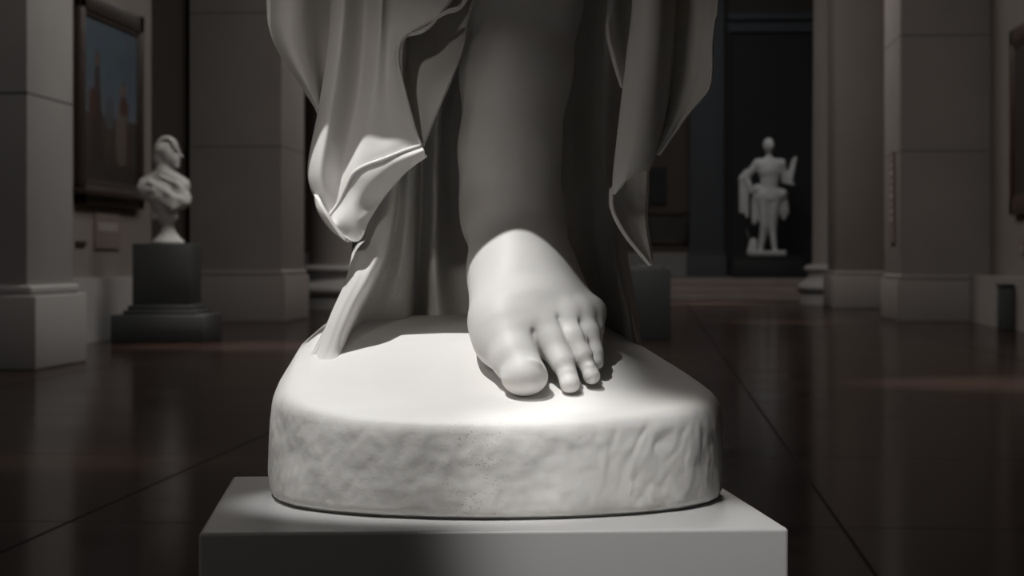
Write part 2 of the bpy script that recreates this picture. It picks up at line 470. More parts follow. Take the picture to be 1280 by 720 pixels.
# ---- bare leg and foot: one continuous body
k_ = 2.65/F
def leg_fn(p):
    C = lambda a, b, ra, rb: cap(p, L(*a), L(*b), ra*k_, rb*k_)
    # leg shaft (radii in hundredths of the picture scale)
    d = C((668, -900, 2.70), (664, -420, 2.72), 112, 90)
    d = smin(d, C((664, -420, 2.72), (660, -200, 2.75), 90, 82), .03)
    d = smin(d, C((660, -200, 2.75), (656, 0, 2.76), 80, 72), .03)
    d = smin(d, C((656, 0, 2.76), (645, 90, 2.75), 72, 69), .02)
    d = smin(d, C((645, 90, 2.75), (637, 190, 2.735), 69, 63), .02)
    d = smin(d, C((637, 190, 2.735), (642, 270, 2.73), 62, 60), .02)
    # shin ridge, malleoli
    d = smin(d, C((640, 60, 2.715), (648, 240, 2.695), 34, 36), .03)
    d = smin(d, ell(p, L(604, 258, 2.755), (.026, .032, .040)), .03)
    d = smin(d, ell(p, L(668, 282, 2.76), (.020, .03, .036)), .05)
    # heel
    d = smin(d, ell(p, L(652, 375, 2.83), (.058, .07, .055)), .04)
    # tarsus
    d = smin(d, C((645, 285, 2.715), (652, 345, 2.68), 58, 57), .03)
    d = smin(d, C((655, 348, 2.685), (672, 388, 2.636), 56, 48), .04)
    d = smin(d, C((640, 345, 2.67), (632, 398, 2.605), 45, 38), .02)
    # metatarsals
    m1 = C((634, 330, 2.675), (627, 405, 2.594), 40, 35)
    m1 = smin(m1, C((627, 405, 2.594), (628, 426, 2.581), 35.5, 33), .01)
    m2 = C((655, 330, 2.665), (682, 402, 2.588), 34, 18)
    m3 = C((670, 335, 2.675), (707, 398, 2.598), 32, 16)
    m4 = C((682, 345, 2.685), (726, 391, 2.610), 30, 14.5)
    m5 = C((692, 358, 2.70), (740, 388, 2.630), 28, 13)
    f = smin(smin(smin(smin(m1, m2, .034), m3, .024), m4, .022), m5, .022)
    d = smin(d, f, .026)
    d = smin(d, C((652, 390, 2.592), (664, 410, 2.573), 24, 19), .028)      # web between first two toes
    d = smin(d, C((640, 430, 2.62), (715, 420, 2.66), 26, 22), .02)
    # toes
    t1 = C((633, 420, 2.576), (643, 447, 2.545), 34, 28)
    t1 = smin(t1, C((643, 447, 2.545), (654, 465, 2.527), 28, 26), .006)
    t1 = smin(t1, ell(p, L(655.5, 470.5, 2.520), (.0270, .024, .0225)), .004)
    t2 = C((684, 408, 2.592), (690, 430, 2.562), 17, 18)
    t2 = smin(t2, C((690, 430, 2.562), (703, 453, 2.542), 18, 15), .008)
    t2 = smin(t2, C((705, 456, 2.541), (711, 474, 2.530), 13, 12), .003)
    t2 = smin(t2, ell(p, L(712.5, 479.5, 2.526), (.0120, .012, .0110)), .002)
    t3 = C((708, 401, 2.596), (716, 424, 2.570), 14.5, 15)
    t3 = smin(t3, C((716, 424, 2.570), (729, 445, 2.555), 15, 12.5), .008)
    t3 = smin(t3, C((730, 449, 2.555), (738, 466, 2.546), 10.5, 9.5), .003)
    t3 = smin(t3, ell(p, L(739.5, 469.5, 2.544), (.0102, .011, .0102)), .002)
    t4 = C((727, 395, 2.610), (736, 418, 2.588), 12, 12.6)
    t4 = smin(t4, C((736, 418, 2.588), (745, 440, 2.575), 12.6, 9.5), .008)
    t4 = smin(t4, C((745, 443, 2.574), (746, 453, 2.570), 8.8, 8.8), .003)
    t5 = C((741, 390, 2.628), (744, 412, 2.608), 12, 10.5)
    t5 = smin(t5, C((744, 412, 2.608), (744, 436, 2.594), 10, 9), .004)
    tt = t1
    for t, kk in ((t2, .0015), (t3, .002), (t4, .0025), (t5, .003)): tt = smin(tt, t, kk)
    d = smin(d, tt, .020)
    def cut(d, a, b, ra, rb, k=.005):
        c = -C(a, b, ra, rb); h = np.clip(.5 - .5*(d-c)/k, 0, 1)
        return d*(1-h) + c*h + k*h*(1-h)
    d = cut(d, (664, 412, 2.550), (685, 464, 2.512), .5, 1.8)
    d = cut(d, (697, 396, 2.570), (716, 440, 2.538), .5, 1.6)
    d = cut(d, (718, 390, 2.590), (735, 428, 2.558), .4, 1.4)
    d = cut(d, (734, 386, 2.607), (745, 416, 2.582), .4, 1.0)
    # nail plates
    for c, r in (((664, 457, 2.508), (.0120, .0050, .0085)), ((711, 465, 2.5255), (.0062, .0032, .0050)), ((738, 458, 2.5405), (.0052, .003, .0042))):
        d = smin(d, ell(p, L(*c), r), .0015)
    # big toe nail: shallow step
    return d
leg = sdf_obj('bare_leg', leg_fn, L(520, 520, 2.46)[:1] + (2.46, PZ+.09), (.16, 2.96, 1.62), .0021, M['marble'], statue, SO, 2)
leg['label'] = 'bare lower leg and foot with five toes'

# nails
def nail(c, w, l, tilt, yaw=0):
    V, Fc = [], []
    n = 10
    for i in range(n+1):
        for j in range(n+1):
            u = -1+2*i/n; v = -1+2*j/n
            V.append((u*w, -(1-.9*u*u)*w*.35 * (1 - .35*max(0, -v)), v*l))
    for i in range(n):
        for j in range(n):
            a = i*(n+1)+j; Fc.append((a, a+n+1, a+n+2, a+1))
    return V, Fc

# ---- draperies
D = 2.0
def drape_attr(ob, off):
    me = ob.data; n = len(me.vertices); co = np.empty(n*3); me.vertices.foreach_get('co', co); co = co.reshape(-1, 3) + np.array(off)
    px = 640 + co[:, 0]*F/co[:, 1]; py = 326 + (H-co[:, 2])*F/co[:, 1]
    t = np.clip((py-230)/90, 0, 1)*np.clip((560-px)/60, 0, 1)
    t = t*np.clip((px-(467-(py-345)*.49))/8, 0, 1)
    a = me.attributes.new('tooled', 'FLOAT', 'POINT'); a.data.foreach_set('value', t)
    lx = co[:, 0]
    p_ = t*np.clip(1-np.abs((px-470)/50)**3, 0, 1)
    a = me.attributes.new('pores', 'FLOAT', 'POINT'); a.data.foreach_set('value', p_)

T = -420     # everything continues above the frame to this level
DS = .112
A = [
 [(440, T, 2.66), (436, -150, 2.63), (432, 0, 2.62), (428, 70, 2.61), (418, 140, 2.60), (404, 200, 2.585), (402, 235, 2.58), (412, 268, 2.56)],
 [(420, T, 2.62), (417, -150, 2.60), (413, 0, 2.585), (408, 70, 2.575), (397, 140, 2.565), (385, 203, 2.555), (388, 236, 2.548), (405, 270, 2.540)],
 [(436, T, 2.585), (434, -150, 2.565), (430, 0, 2.545), (424, 70, 2.535), (413, 140, 2.530), (401, 203, 2.522), (402, 236, 2.522), (412, 268, 2.525)],
 [(462, T, 2.62), (460, -150, 2.60), (456, 0, 2.585), (452, 70, 2.575), (444, 140, 2.565), (430, 198, 2.548), (424, 228, 2.54), (424, 252, 2.535)],
 [(484, T, 2.59), (482, -150, 2.57), (476, 0, 2.553), (472, 60, 2.545), (465, 120, 2.537), (455, 172, 2.525), (447, 200, 2.520), (443, 216, 2.518)],
 [(506, T, 2.60), (504, -150, 2.585), (489, 6, 2.565), (486, 52, 2.552), (486, 105, 2.540), (487, 155, 2.525), (484, 182, 2.517), (482, 198, 2.515)],
 [(640, T, 2.60), (618, -110, 2.56), (520, 33, 2.532), (498, 62, 2.530), (502, 100, 2.526), (513, 143, 2.520), (520, 167, 2.516), (526, 183, 2.514)],
]
hemA = [(640, T, 2.60), (618, -110, 2.556), (583, -4, 2.535), (560, 14, 2.530), (535, 27, 2.528), (513, 38, 2.527), (500, 53, 2.526), (497, 75, 2.526), (502, 100, 2.523), (511, 135, 2.518), (519, 163, 2.514), (526, 182, 2.512)]
A[6] = [(640, T, 2.60), (618, -110, 2.56), (545, 22, 2.530), (504, 46, 2.528), (500, 92, 2.525), (512, 138, 2.520), (520, 165, 2.516), (526, 183, 2.514)]
hemA2 = [(526, 182, 2.512), (505, 189, 2.513), (480, 199, 2.513), (458, 207, 2.515), (443, 216, 2.516), (434, 232, 2.520), (424, 253, 2.524), (412, 269, 2.526), (405, 272, 2.534)]
# small panel at the far left
Cn = [
 [(333, T, 2.60), (333, -150, 2.59), (333, 0, 2.58), (338, 42, 2.575), (352, 72, 2.573), (374, 105, 2.572), (399, 144, 2.57)],
 [(352, T, 2.58), (352, -150, 2.56), (351, 0, 2.548), (355, 42, 2.545), (367, 76, 2.548), (384, 108, 2.555), (402, 143, 2.57)],
 [(376, T, 2.575), (376, -150, 2.56), (376, 0, 2.548), (378, 42, 2.55), (384, 78, 2.555), (394, 110, 2.565), (405, 142, 2.58)],
 [(398, T, 2.62), (398, -150, 2.60), (398, 0, 2.590), (398, 42, 2.59), (400, 80, 2.59), (406, 112, 2.595), (412, 142, 2.60)],
 [(425, T, 2.65), (425, -150, 2.63), (424, 0, 2.62), (420, 42, 2.615), (420, 80, 2.61), (420, 112, 2.61), (420, 142, 2.61)],
]
# inner layer of cloth behind the hem
Bn = [
 [(600, T, 2.63), (560, -120, 2.61), (500, 0, 2.60), (480, 55, 2.59), (482, 100, 2.575), (500, 150, 2.55), (524, 181, 2.520)],
 [(640, T, 2.66), (590, -120, 2.64), (530, 0, 2.615), (506, 55, 2.60), (508, 100, 2.585), (515, 150, 2.555), (525, 182, 2.521)],
 [(650, T, 2.665), (612, -120, 2.63), (562, 0, 2.60), (538, 55, 2.588), (530, 100, 2.575), (526, 150, 2.55), (526, 183, 2.522)],
 [(660, T, 2.64), (628, -120, 2.61), (590, 0, 2.585), (577, 60, 2.572), (560, 105, 2.560), (540, 152, 2.543), (527, 184, 2.520)],
]
# the underside of the hanging bag, turning back to the trailing column
En = [
 [(398, 238, 2.59), (403, 254, 2.580), (408, 268, 2.555), (412, 270, 2.532), (424, 253, 2.530), (434, 232, 2.526), (444, 216, 2.522), (480, 199, 2.520), (527, 183, 2.518)],
 [(396, 239, 2.60), (402, 258, 2.59), (410, 277, 2.56), (424, 277, 2.552), (436, 262, 2.552), (450, 244, 2.554), (466, 226, 2.552), (494, 206, 2.550), (530, 188, 2.545)],
 [(397, 243, 2.61), (402, 264, 2.60), (422, 289, 2.595), (440, 290, 2.590), (447, 275, 2.590), (462, 256, 2.60), (480, 236, 2.60), (504, 216, 2.60), (532, 195, 2.59)],
 [(399, 246, 2.64), (410, 266, 2.63), (432, 296, 2.63), (450, 300, 2.63), (462, 275, 2.64), (478, 250, 2.645), (494, 230, 2.645), (512, 212, 2.64), (534, 196, 2.63)],
]
def sh(net, k=DS): return [[(x, y, Y+k) for x, y, Y in c] for c in net]
A, Bn, Cn = sh(A), sh(Bn), sh(Cn)
En = [[(x, y, Y+DS*(1-.35*i)-(.006 if i == 0 else 0)) for x, y, Y in c] for i, c in enumerate(En)]
hemA = [(x, y, Y+DS) for x, y, Y in hemA]; hemA2 = [(x, y, Y+DS) for x, y, Y in hemA2]
drape1 = cloth('drapery_panel', [A, Bn, En], statue, SO, .0045, 110, 170,
   beads=[(hemA, .0022), (hemA2, .0026), ([(c[0]-4 if i > 2 else c[0], c[1]+3, c[2]+.006) for i, c in enumerate(hemA)], .0016)])
drape1['label'] = 'pointed fold of cloth with rolled hem hanging in front'
drapeC = cloth('drapery_panel', [Cn], statue, SO, .006, 70, 100)
# trailing cloth running to the base and folds behind the leg
ys = [T, -150, 0, 100, 200, 300, 345, 390, 425, 450]
def K(xs, Ys): return [(x, y, Y) for x, y, Y in zip(xs, ys, Ys)]
BK = [
 K([500, 500, 490, 480, 466, 450, 446, 428, 412, 405], [2.86]*6+[2.85, 2.84, 2.82, 2.80]),
 K([478, 478, 470, 462, 448, 441, 434, 415, 398, 376], [2.78]*5+[2.70, 2.675, 2.66, 2.65, 2.64]),
 K([484, 484, 476, 468, 454, 445, 437, 418, 399, 378], [2.73]*5+[2.664, 2.640, 2.630, 2.624, 2.618]),
 K([498, 498, 492, 484, 474, 461, 450, 428, 407, 390], [2.70]*4+[2.69, 2.650, 2.628, 2.620, 2.612, 2.596]),
 K([515, 515, 510, 506, 499, 483, 467, 444, 428, 425], [2.70]*4+[2.695, 2.660, 2.638, 2.630, 2.624, 2.606]),
 K([520, 520, 514, 508, 502, 490, 477, 456, 440, 432], [2.76]*4+[2.75, 2.74, 2.73, 2.72, 2.71, 2.70]),
 K([530, 530, 524, 518, 512, 506, 500, 486, 476, 470], [2.745]*4+[2.74, 2.735, 2.73, 2.73, 2.725, 2.72]),
 K([540, 540, 532, 525, 521, 517, 514, 510, 508, 506], [2.765]*5+[2.76, 2.755, 2.75, 2.75, 2.74]),
 K([548, 548, 538, 531, 527, 524, 521, 519, 518, 518], [2.83]*10),
 K([560, 560, 553, 549, 546, 544, 545, 549, 555, 560], [2.80]*10),
 K([580, 580, 574, 570, 568, 568, 572, 580, 590, 600], [2.86]*10),
 K([640]*10, [2.885]*10),
 K([700, 700, 704, 704, 704, 710, 722, 735, 745, 755], [2.88]*10),
 K([735, 735, 728, 722, 724, 734, 745, 758, 766, 775], [2.865]*10),
 K([758, 758, 750, 746, 746, 757, 764, 776, 784, 790], [2.83]*5+[2.82, 2.81, 2.79, 2.78, 2.78]),
 K([778, 778, 768, 764, 762, 770, 777, 787, 793, 797], [2.825]*5+[2.81, 2.80, 2.78, 2.77, 2.77]),
 K([800, 800, 792, 786, 780, 783, 789, 798, 801, 804], [2.90]*5+[2.88, 2.86, 2.84, 2.83, 2.83]),
]
def settle(c, lift):                    # bring a fold's foot onto the surface of the mound
    px, py, Y = c; x = (px-640)*Y/F; z = PZ + float(top_h(x, Y)) + lift
    return (px, 326 + (H-z)*F/Y, Y)
for c_ in BK:
    if c_[-1][0] < 780:
        c_[-1] = settle(c_[-1], -.010)
        n_lift = max(.006, min(.03, (c_[-1][1]-c_[-3][1])*.0003))
        if c_[-1][0] < 430: c_[-2] = settle(c_[-2], .005)
drapeK = cloth('trailing_drapery', [BK], statue, SO, .010, 260, 160, m=M['drape_back'], attrs=drape_attr)
drapeK['label'] = 'deep vertical folds of cloth falling behind the leg to the base'
# right hanging folds
R1 = [
 [(812, T, 2.70), (812, -150, 2.69), (806, 0, 2.68), (800, 60, 2.68), (794, 120, 2.675), (786, 180, 2.67), (782, 215, 2.665), (778, 240, 2.65)],
 [(794, T, 2.66), (794, -150, 2.65), (790, 0, 2.64), (784, 60, 2.635), (777, 120, 2.63), (770, 180, 2.625), (766, 218, 2.622), (765, 243, 2.62)],
 [(806, T, 2.61), (806, -150, 2.605), (804, 0, 2.60), (799, 60, 2.597), (793, 120, 2.594), (786, 180, 2.592), (780, 210, 2.592), (776, 231, 2.595)],
 [(826, T, 2.605), (826, -150, 2.60), (824, 0, 2.592), (820, 60, 2.588), (814, 120, 2.586), (806, 175, 2.586), (799, 205, 2.588), (793, 220, 2.592)],
 [(840, T, 2.62), (840, -150, 2.615), (839, 0, 2.61), (836, 60, 2.605), (831, 120, 2.602), (822, 175, 2.60), (814, 200, 2.60), (807, 214, 2.602)],
 [(846, T, 2.66), (846, -150, 2.655), (846, 0, 2.65), (843, 60, 2.645), (838, 115, 2.64), (829, 165, 2.635), (820, 193, 2.63), (812, 214, 2.62)],
]
R2 = [
 [(836, T, 2.66), (836, -150, 2.655), (834, 0, 2.65), (830, 50, 2.645), (826, 100, 2.64), (822, 150, 2.63), (820, 193, 2.62)],
 [(850, T, 2.66), (850, -150, 2.655), (850, 0, 2.650), (848, 50, 2.645), (842, 100, 2.64), (832, 150, 2.63), (821, 193, 2.62)],
 [(872, T, 2.63), (872, -150, 2.625), (871, 0, 2.62), (868, 50, 2.617), (862, 96, 2.615), (845, 143, 2.615), (822, 194, 2.62)],
 [(888, T, 2.625), (888, -150, 2.62), (885, 0, 2.612), (880, 50, 2.610), (877, 92, 2.608), (858, 135, 2.612), (823, 194, 2.62)],
 [(902, T, 2.63), (902, -150, 2.62), (897, 0, 2.61), (890, 55, 2.605), (888, 106, 2.604), (862, 140, 2.610), (824, 195, 2.62)],
]
hemR = [(902, T, 2.63), (902, -150, 2.618), (897, 0, 2.606), (893, 28, 2.604), (890, 55, 2.603), (890, 85, 2.602), (887, 108, 2.602), (876, 124, 2.605), (858, 144, 2.609), (824, 193, 2.618)]
R3 = [
 [(768, T, 2.69), (772, -120, 2.69), (763, 10, 2.675), (761, 32, 2.67), (765, 60, 2.668), (778, 108, 2.665)],
 [(790, T, 2.72), (790, -120, 2.71), (782, 10, 2.70), (780, 32, 2.70), (782, 60, 2.69), (788, 108, 2.67)],
 [(820, T, 2.70), (820, -120, 2.70), (815, 10, 2.69), (810, 32, 2.69), (806, 60, 2.69), (800, 108, 2.67)],
]
hemR3 = [(768, T, 2.685), (772, -120, 2.685), (765, 6, 2.672), (761, 26, 2.668), (763, 50, 2.666), (770, 78, 2.664), (778, 110, 2.662)]
R4 = [
 [(766, 236, 2.632), (765, 250, 2.630), (767, 263, 2.628), (774, 279, 2.625), (786, 298, 2.622), (800, 315, 2.62), (813, 330, 2.62)],
 [(776, 226, 2.65), (776, 242, 2.65), (779, 257, 2.645), (785, 274, 2.64), (794, 292, 2.632), (804, 311, 2.626), (814, 330, 2.621)],
 [(792, 212, 2.65), (792, 232, 2.65), (793, 252, 2.648), (796, 271, 2.642), (801, 290, 2.636), (808, 310, 2.628), (814, 330, 2.622)],
 [(808, 195, 2.63), (808, 225, 2.632), (807, 250, 2.632), (806, 270, 2.63), (808, 290, 2.628), (812, 310, 2.625), (815, 331, 2.622)],
]
hemR4 = [(765, 243, 2.622), (766, 257, 2.622), (770, 270, 2.620), (780, 288, 2.618), (793, 306, 2.617), (805, 320, 2.617), (814, 331, 2.619)]
drapeR = cloth('drapery_panel', [R1, R2, R4], statue, SO, .0045, 90, 150,
   beads=[(hemR, .0020), (hemR4, .0018)])
drapeR['label'] = 'shadowed fold of cloth ending in a narrow tail'
drapeR3 = cloth('drapery_panel', [R3], statue, SO, .005, 50, 90, beads=[(hemR3, .0018)])

# unseen skirt cloth added above the view, rim shaped to shade leg and drapery
Tn = []
for i in range(11):
    t = i/10; x = 235 + 565*t
    rim = float(np.interp(x, [235, 330, 400, 495, 600, 800], [2.575, 2.583, 2.560, 2.548, 2.540, 2.52])) + .004*math.sin(t*PI*9)
    w = .010*math.sin(t*PI*7)
    Tn.append([(x+30, -1000, 2.62+w), (x+20, -700, 2.60+w), (x+8, -420, 2.59+w), (x, -250, rim+.008), (x, -150+6*math.sin(t*11), rim)])
drapeT = cloth('shading_skirt', [Tn], statue, SO, .012, 90, 60)

# ================================================================== ROOM
CEIL = 6.6
def sbox(name, x0, x1, y0, y1, z0, z1, m, bev=0): 
    mb = MB(); mb.box(x0, x1, y0, y1, z0, z1, bev); return mb.build(name, M[m], kind='structure')
f = sbox('floor', -9.5, 9.5, -4, 47.5, -.2, 0, 'floor')
sbox('ceiling', -9.5, 9.5, -4, 47.5, CEIL, CEIL+.2, 'ceil')
DADO = .5
sbox('wall_left', -4.9, -4.65, 14.34, 20.2, 0, CEIL, 'wall')
sbox('trim_1', -4.65, -4.56, 14.34, 20.2, 0, DADO+.02, 'stone')
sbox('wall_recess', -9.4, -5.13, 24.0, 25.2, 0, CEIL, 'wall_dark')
sbox('wall_right', 3.62, 3.87, 3, 24.34, 0, CEIL, 'wall')
sbox('trim_2', 3.40, 3.62, 14, 24.34, 0, DADO, 'stone_warm')
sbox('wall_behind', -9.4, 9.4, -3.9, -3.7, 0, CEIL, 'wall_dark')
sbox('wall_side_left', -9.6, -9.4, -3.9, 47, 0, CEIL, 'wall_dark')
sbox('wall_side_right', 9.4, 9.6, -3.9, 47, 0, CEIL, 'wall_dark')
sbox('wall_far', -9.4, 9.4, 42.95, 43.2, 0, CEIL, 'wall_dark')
# raised platform with three worn steps at the far end
for i in range(3):
    sbox('trim_%d' % (3+i), -9.4, 9.4, 36.2+.45*i, 42.95, .12*i, .12*(i+1), 'step', .015)
sbox('trim_6', -9.4, .62, 42.83, 42.96, .36, .82, 'stone')      # dado on the far wall

def pier(name, label, x0, x1, y0, y1, bh, mshaft, mbase, ov=.07, joints=(), group=None):
    cx, cy = (x0+x1)/2, (y0+y1)/2
    r = empty(name, (cx, cy, 0), label, 'pier', 0, group)
    mb = MB(); mb.box(x0-cx, x1-cx, y0-cy, y1-cy, bh, CEIL-.004, .01); mb.build('shaft', M[mshaft], r, True)
    mb = MB(); mb.box(x0-ov-cx, x1+ov-cx, y0-ov-cy, y1+ov-cy, 0, bh-.04, .012); mb.box(x0-ov*.5-cx, x1+ov*.5-cx, y0-ov*.5-cy, y1+ov*.5-cy, bh-.041, bh+.02, .02, 3)
    mb.build('base', M[mbase], r, True)
    if joints:
        for z in joints:
            mb = MB(); mb.box(x0-.0015-cx, x1+.0015-cx, y0-.0015-cy, y1+.0015-cy, z-.006, z+.006)
            mb.build('joint_line', M['joint'], r)
    return r
pier('stone_pier', 'broad pale grey stone pier in the left foreground, nearest of all piers', -5.4, -3.80, 13.2, 14.25, .49, 'stone', 'stone', .075, (.66+212*13.3/2770, 3.6, 5.5))
pier('stone_pier', 'brown stone pier behind the marble bust, with a pale lit edge', -5.06, -4.05, 23.8, 25.35, .54, 'stone_warm', 'stone_warm', .05, (1.9, 3.35, 4.8))
pier('stone_pier', 'wide stone pier on the right with a narrow upright sign on its edge', 2.66, 3.9, 24.41, 26.1, .49, 'stone_warm', 'stone_warm', .04, (1.86, 3.12, 4.4))
pier('stone_pier', 'dark narrow stone pier standing directly in front of the round column on the right', 2.50, 3.22, 31.0, 32.6, .5, 'wall', 'stone_warm', .06)
pier('stone_pier', 'blue-grey pilaster at the far end, left of the black niche', .64, 1.30, 42.55, 42.88, .82, 'slate', 'slate', .05)
for o_ in list(col.objects):
    if o_.get('label', '').startswith('blue-grey'): o_.location.z = 0
# round columns with moulded bases
def column(x, y, r, label):
    c = empty('round_column', (x, y, 0), label, 'column')
    mb = MB(); mb.lathe([(r*1.03, .60), (r*1.0, .66), (r*.99, 2.5), (r*.93, CEIL)]); mb.build('shaft', M['stone_warm'], c, True)
    def tor(r0, z0, z1, n=9): return [(r0 + (z1-z0)/2*math.sin(PI*i/n), z0+(z1-z0)*i/n) for i in range(n+1)]
    pr = [(r*1.42, 0), (r*1.42, .14)] + tor(r*1.28, .145, .36) + [(r*1.24, .37), (r*1.14, .42), (r*1.17, .47)] + tor(r*1.15, .475, .60)
    mb = MB(); mb.lathe(pr); mb.build('moulded_base', M['stone'], c, True)
column(2.86, 34.2, .47, 'round stone column with pale moulded base left of the narrow dark pier, far right')
column(-4.30, 30.6, .52, 'round stone column with moulded base just right of the brown pier, half hidden by the statue')
# black niche wall at far end
n_ = empty('black_niche_panel', (2.3, 42.9, .36), 'tall black panel framed by a dark cornice behind the far standing statue', 'panel')
mb = MB(); mb.box(-.93, 1.3, -.02, .04, 0, 4.7, .005); mb.build('panel_board', M['black'], n_)
mb = MB(); mb.box(-.93, 1.3, -.12, .04, 4.7, 4.80, .01); mb.box(-.93, 1.3, -.2, .04, 4.93, 5.05, .01); mb.box(-.93, 1.3, -.06, .04, 4.80, 4.93); mb.build('cornice', M['slate'], n_)
mb = MB(); mb.box(-.93, -.85, -.1, .0, 0, 4.7, .01); mb.build('jamb', M['black'], n_)

# ---------------- paintings
def painting(name, label, x, y0, y1, z0, z1, side, fw, m, ledge=False, dim=1.0):
    s = side                                       # +1: faces +x
    r = empty(name, (x, (y0+y1)/2, z0), label, 'painting')
    w = (y1-y0)/2; h = z1-z0
    mb = MB(); d0, d1 = sorted((0, s*.06))
    mb.box(d0, d1, -w, -w+fw, 0, h, .012); mb.box(d0, d1, w-fw, w, 0, h, .012)
    mb.box(d0, d1, -w, w, 0, fw, .012); mb.box(d0, d1, -w, w, h-fw, h, .012)
    e0, e1 = sorted((s*.02, s*.048)); k = fw*.72
    mb.box(e0, e1, -w+k, -w+fw*1.25, k, h-k, .006); mb.box(e0, e1, w-fw*1.25, w-k, k, h-k, .006)
    mb.box(e0, e1, -w+k, w-k, k, fw*1.25, .006); mb.box(e0, e1, -w+k, w-k, h-fw*1.25, h-k, .006)
    if ledge: mb.box(*sorted((0, s*.11)), -w-.02, w+.02, fw*.45, fw*.8, .01)
    mb.build('frame', M[m], r, True)
    nu, nv = 60, 110; V = []; C = []
    def colr(u, v):
        n = noise.noise(Vector((u*6, v*9, x)))*.12
        if v > .42:
            c = np.array((.06, .095, .13))*(1.0+n) * (1.05 - .25*(v-.42)) + np.array((.09, .07, .06))*max(0, (.75-v))*1.2
        else: c = np.array((.045, .035, .028))*(1+2*n)
        def blob(cu, cv, ru, rv, cc, pw=2):
            nonlocal c
            q = (abs(u-cu)/ru)**pw + (abs(v-cv)/rv)**pw
            if q < 1: c = np.array(cc)*(1+n)
        # generic cloaked figures
        if abs(u-.24) < .16*max(0, (.80-v)) + .02 and v < .80 and v > .12: c = np.array((.030, .018, .016))
        if abs(u-.72) < .30*max(0, (.66-v)) + .02 and v < .66 and v > .15: c = np.array((.055, .028, .024))
        blob(.24, .74, .05, .035, (.10, .06, .05)); blob(.70, .60, .055, .035, (.13, .09, .075))
        blob(.46, .45, .09, .10, (.07, .075, .09)); blob(.68, .33, .10, .19, (.11, .095, .08), 3)
        blob(.15, .48, .06, .09, (.06, .025, .02)); blob(.74, .50, .09, .05, (.06, .025, .022))
        if v < .14: c = np.array((.03, .024, .02))
        return c
    for i in range(nu+1):
        for j in range(nv+1):
            u, v = i/nu, j/nv
            V.append((s*.035, -w+fw+(2*w-2*fw)*u, fw+(h-2*fw)*v)); C.append((*np.clip(colr(u, v)*dim if dim == 1 else colr(u*.3, v*.4)*dim, 0, 1), 1))
    Fc = grid_faces(nu+1, nv+1)
    if s < 0: Fc = Fc[:, ::-1]
    o = mesh_obj('canvas', V, Fc, M['canvas'], r, False)
    a = o.data.color_attributes.new('paint', 'FLOAT_COLOR', 'POINT'); a.data.foreach_set('color', np.array(C).ravel())
    return r
painting('framed_painting', 'tall old painting of cloaked figures under blue sky, dark frame on left wall', -4.645, 17.45, 19.65, 1.12, 2.85, 1, .16, 'frame', True)
painting('framed_painting', 'reddish-brown framed painting cut off by the right picture edge', 3.615, 19.4, 22.65, 1.12, 2.98, -1, .16, 'frame_red', False, .8)
painting('framed_painting', 'small dim framed picture on the far wall left of the blue-grey pilaster', 0, -.4, .4, 1.0, 1.62, 1, .06, 'frame', False, .9)
pt = [o for o in col.objects if o.get('label', '').startswith('small dim')][0]
pt.location = (.22, 42.93, .98); pt.rotation_euler = (0, 0, -PI/2)
# dark hanging panel on the far wall
p_ = G(822, 232, 42.7)
mb = MB(); mb.box(-.17, .17, -.03, .03, -.35, .35, .01); o = mb.build('hanging_panel', M['black'])
o.location = (p_.x, 42.91, p_.z); tag(o, 'narrow black panel hanging on the far wall beside the cloth tail', 'panel')
# labels under the left painting
def card(name, label, x, y0, y1, z0, z1, bands=(), s=1, m='label', cat='wall label'):
    r = empty(name, (x, (y0+y1)/2, z0), label, cat); w = (y1-y0)/2
    mb = MB(); mb.box(*sorted((0, s*.012)), -w, w, 0, z1-z0, .002); mb.build('card', M[m], r)
    if bands:
        mb = MB()
        for a, b in bands: mb.box(*sorted((s*.011, s*.014)), -w*.8, w*.8, a, b)
        mb.build('printed_band', M['label2'], r)
    return r
card('wall_label', 'brown wall panel with a pale printed band under the large left painting', -4.645, 18.1, 18.95, .76, 1.06, ((.15, .22), (.27, .28)))
card('wall_label', 'tiny dark label low on the left wall between pier and brown panel', -4.645, 17.5, 17.8, .78, .82, (), 1, 'frame')
card('wall_label', 'small pale label on the right wall below the reddish frame', 3.615, 22.0, 22.25, .72, .86, ((.04, .09),), -1)
# narrow upright sign on the lit edge of the right pier: short raised marks, illegible
sg = empty('vertical_sign', (2.655, 25.1, .86), 'narrow upright sign with small pale lettering on the pale edge of right pier', 'sign')
mb = MB(); mb.box(-.02, 0, -.22, .22, 0, 1.02, .003); mb.build('sign_board', M['label'], sg)
mb = MB()
for i in range(9):
    z = .93 - i*.085; w = .05+.03*((i*7) % 3)
    mb.box(-.026, -.019, -.02-w, -.02+w, z, z+.045)
mb.build('lettering', M['letter'], sg)
# short black post against the right dado
bp_ = empty('floor_post', (3.385, 21.45, 0), 'short black box standing against the pale dado on the right', 'box')
mb = MB(); mb.box(-.10, 0, -.2, .2, 0, .42, .01, 3); mb.build('housing', M['black_ped'], bp_, True)
mb = MB(); mb.box(-.115, .0, -.22, .22, .42, .44, .004); mb.build('lid', M['black'], bp_, True)

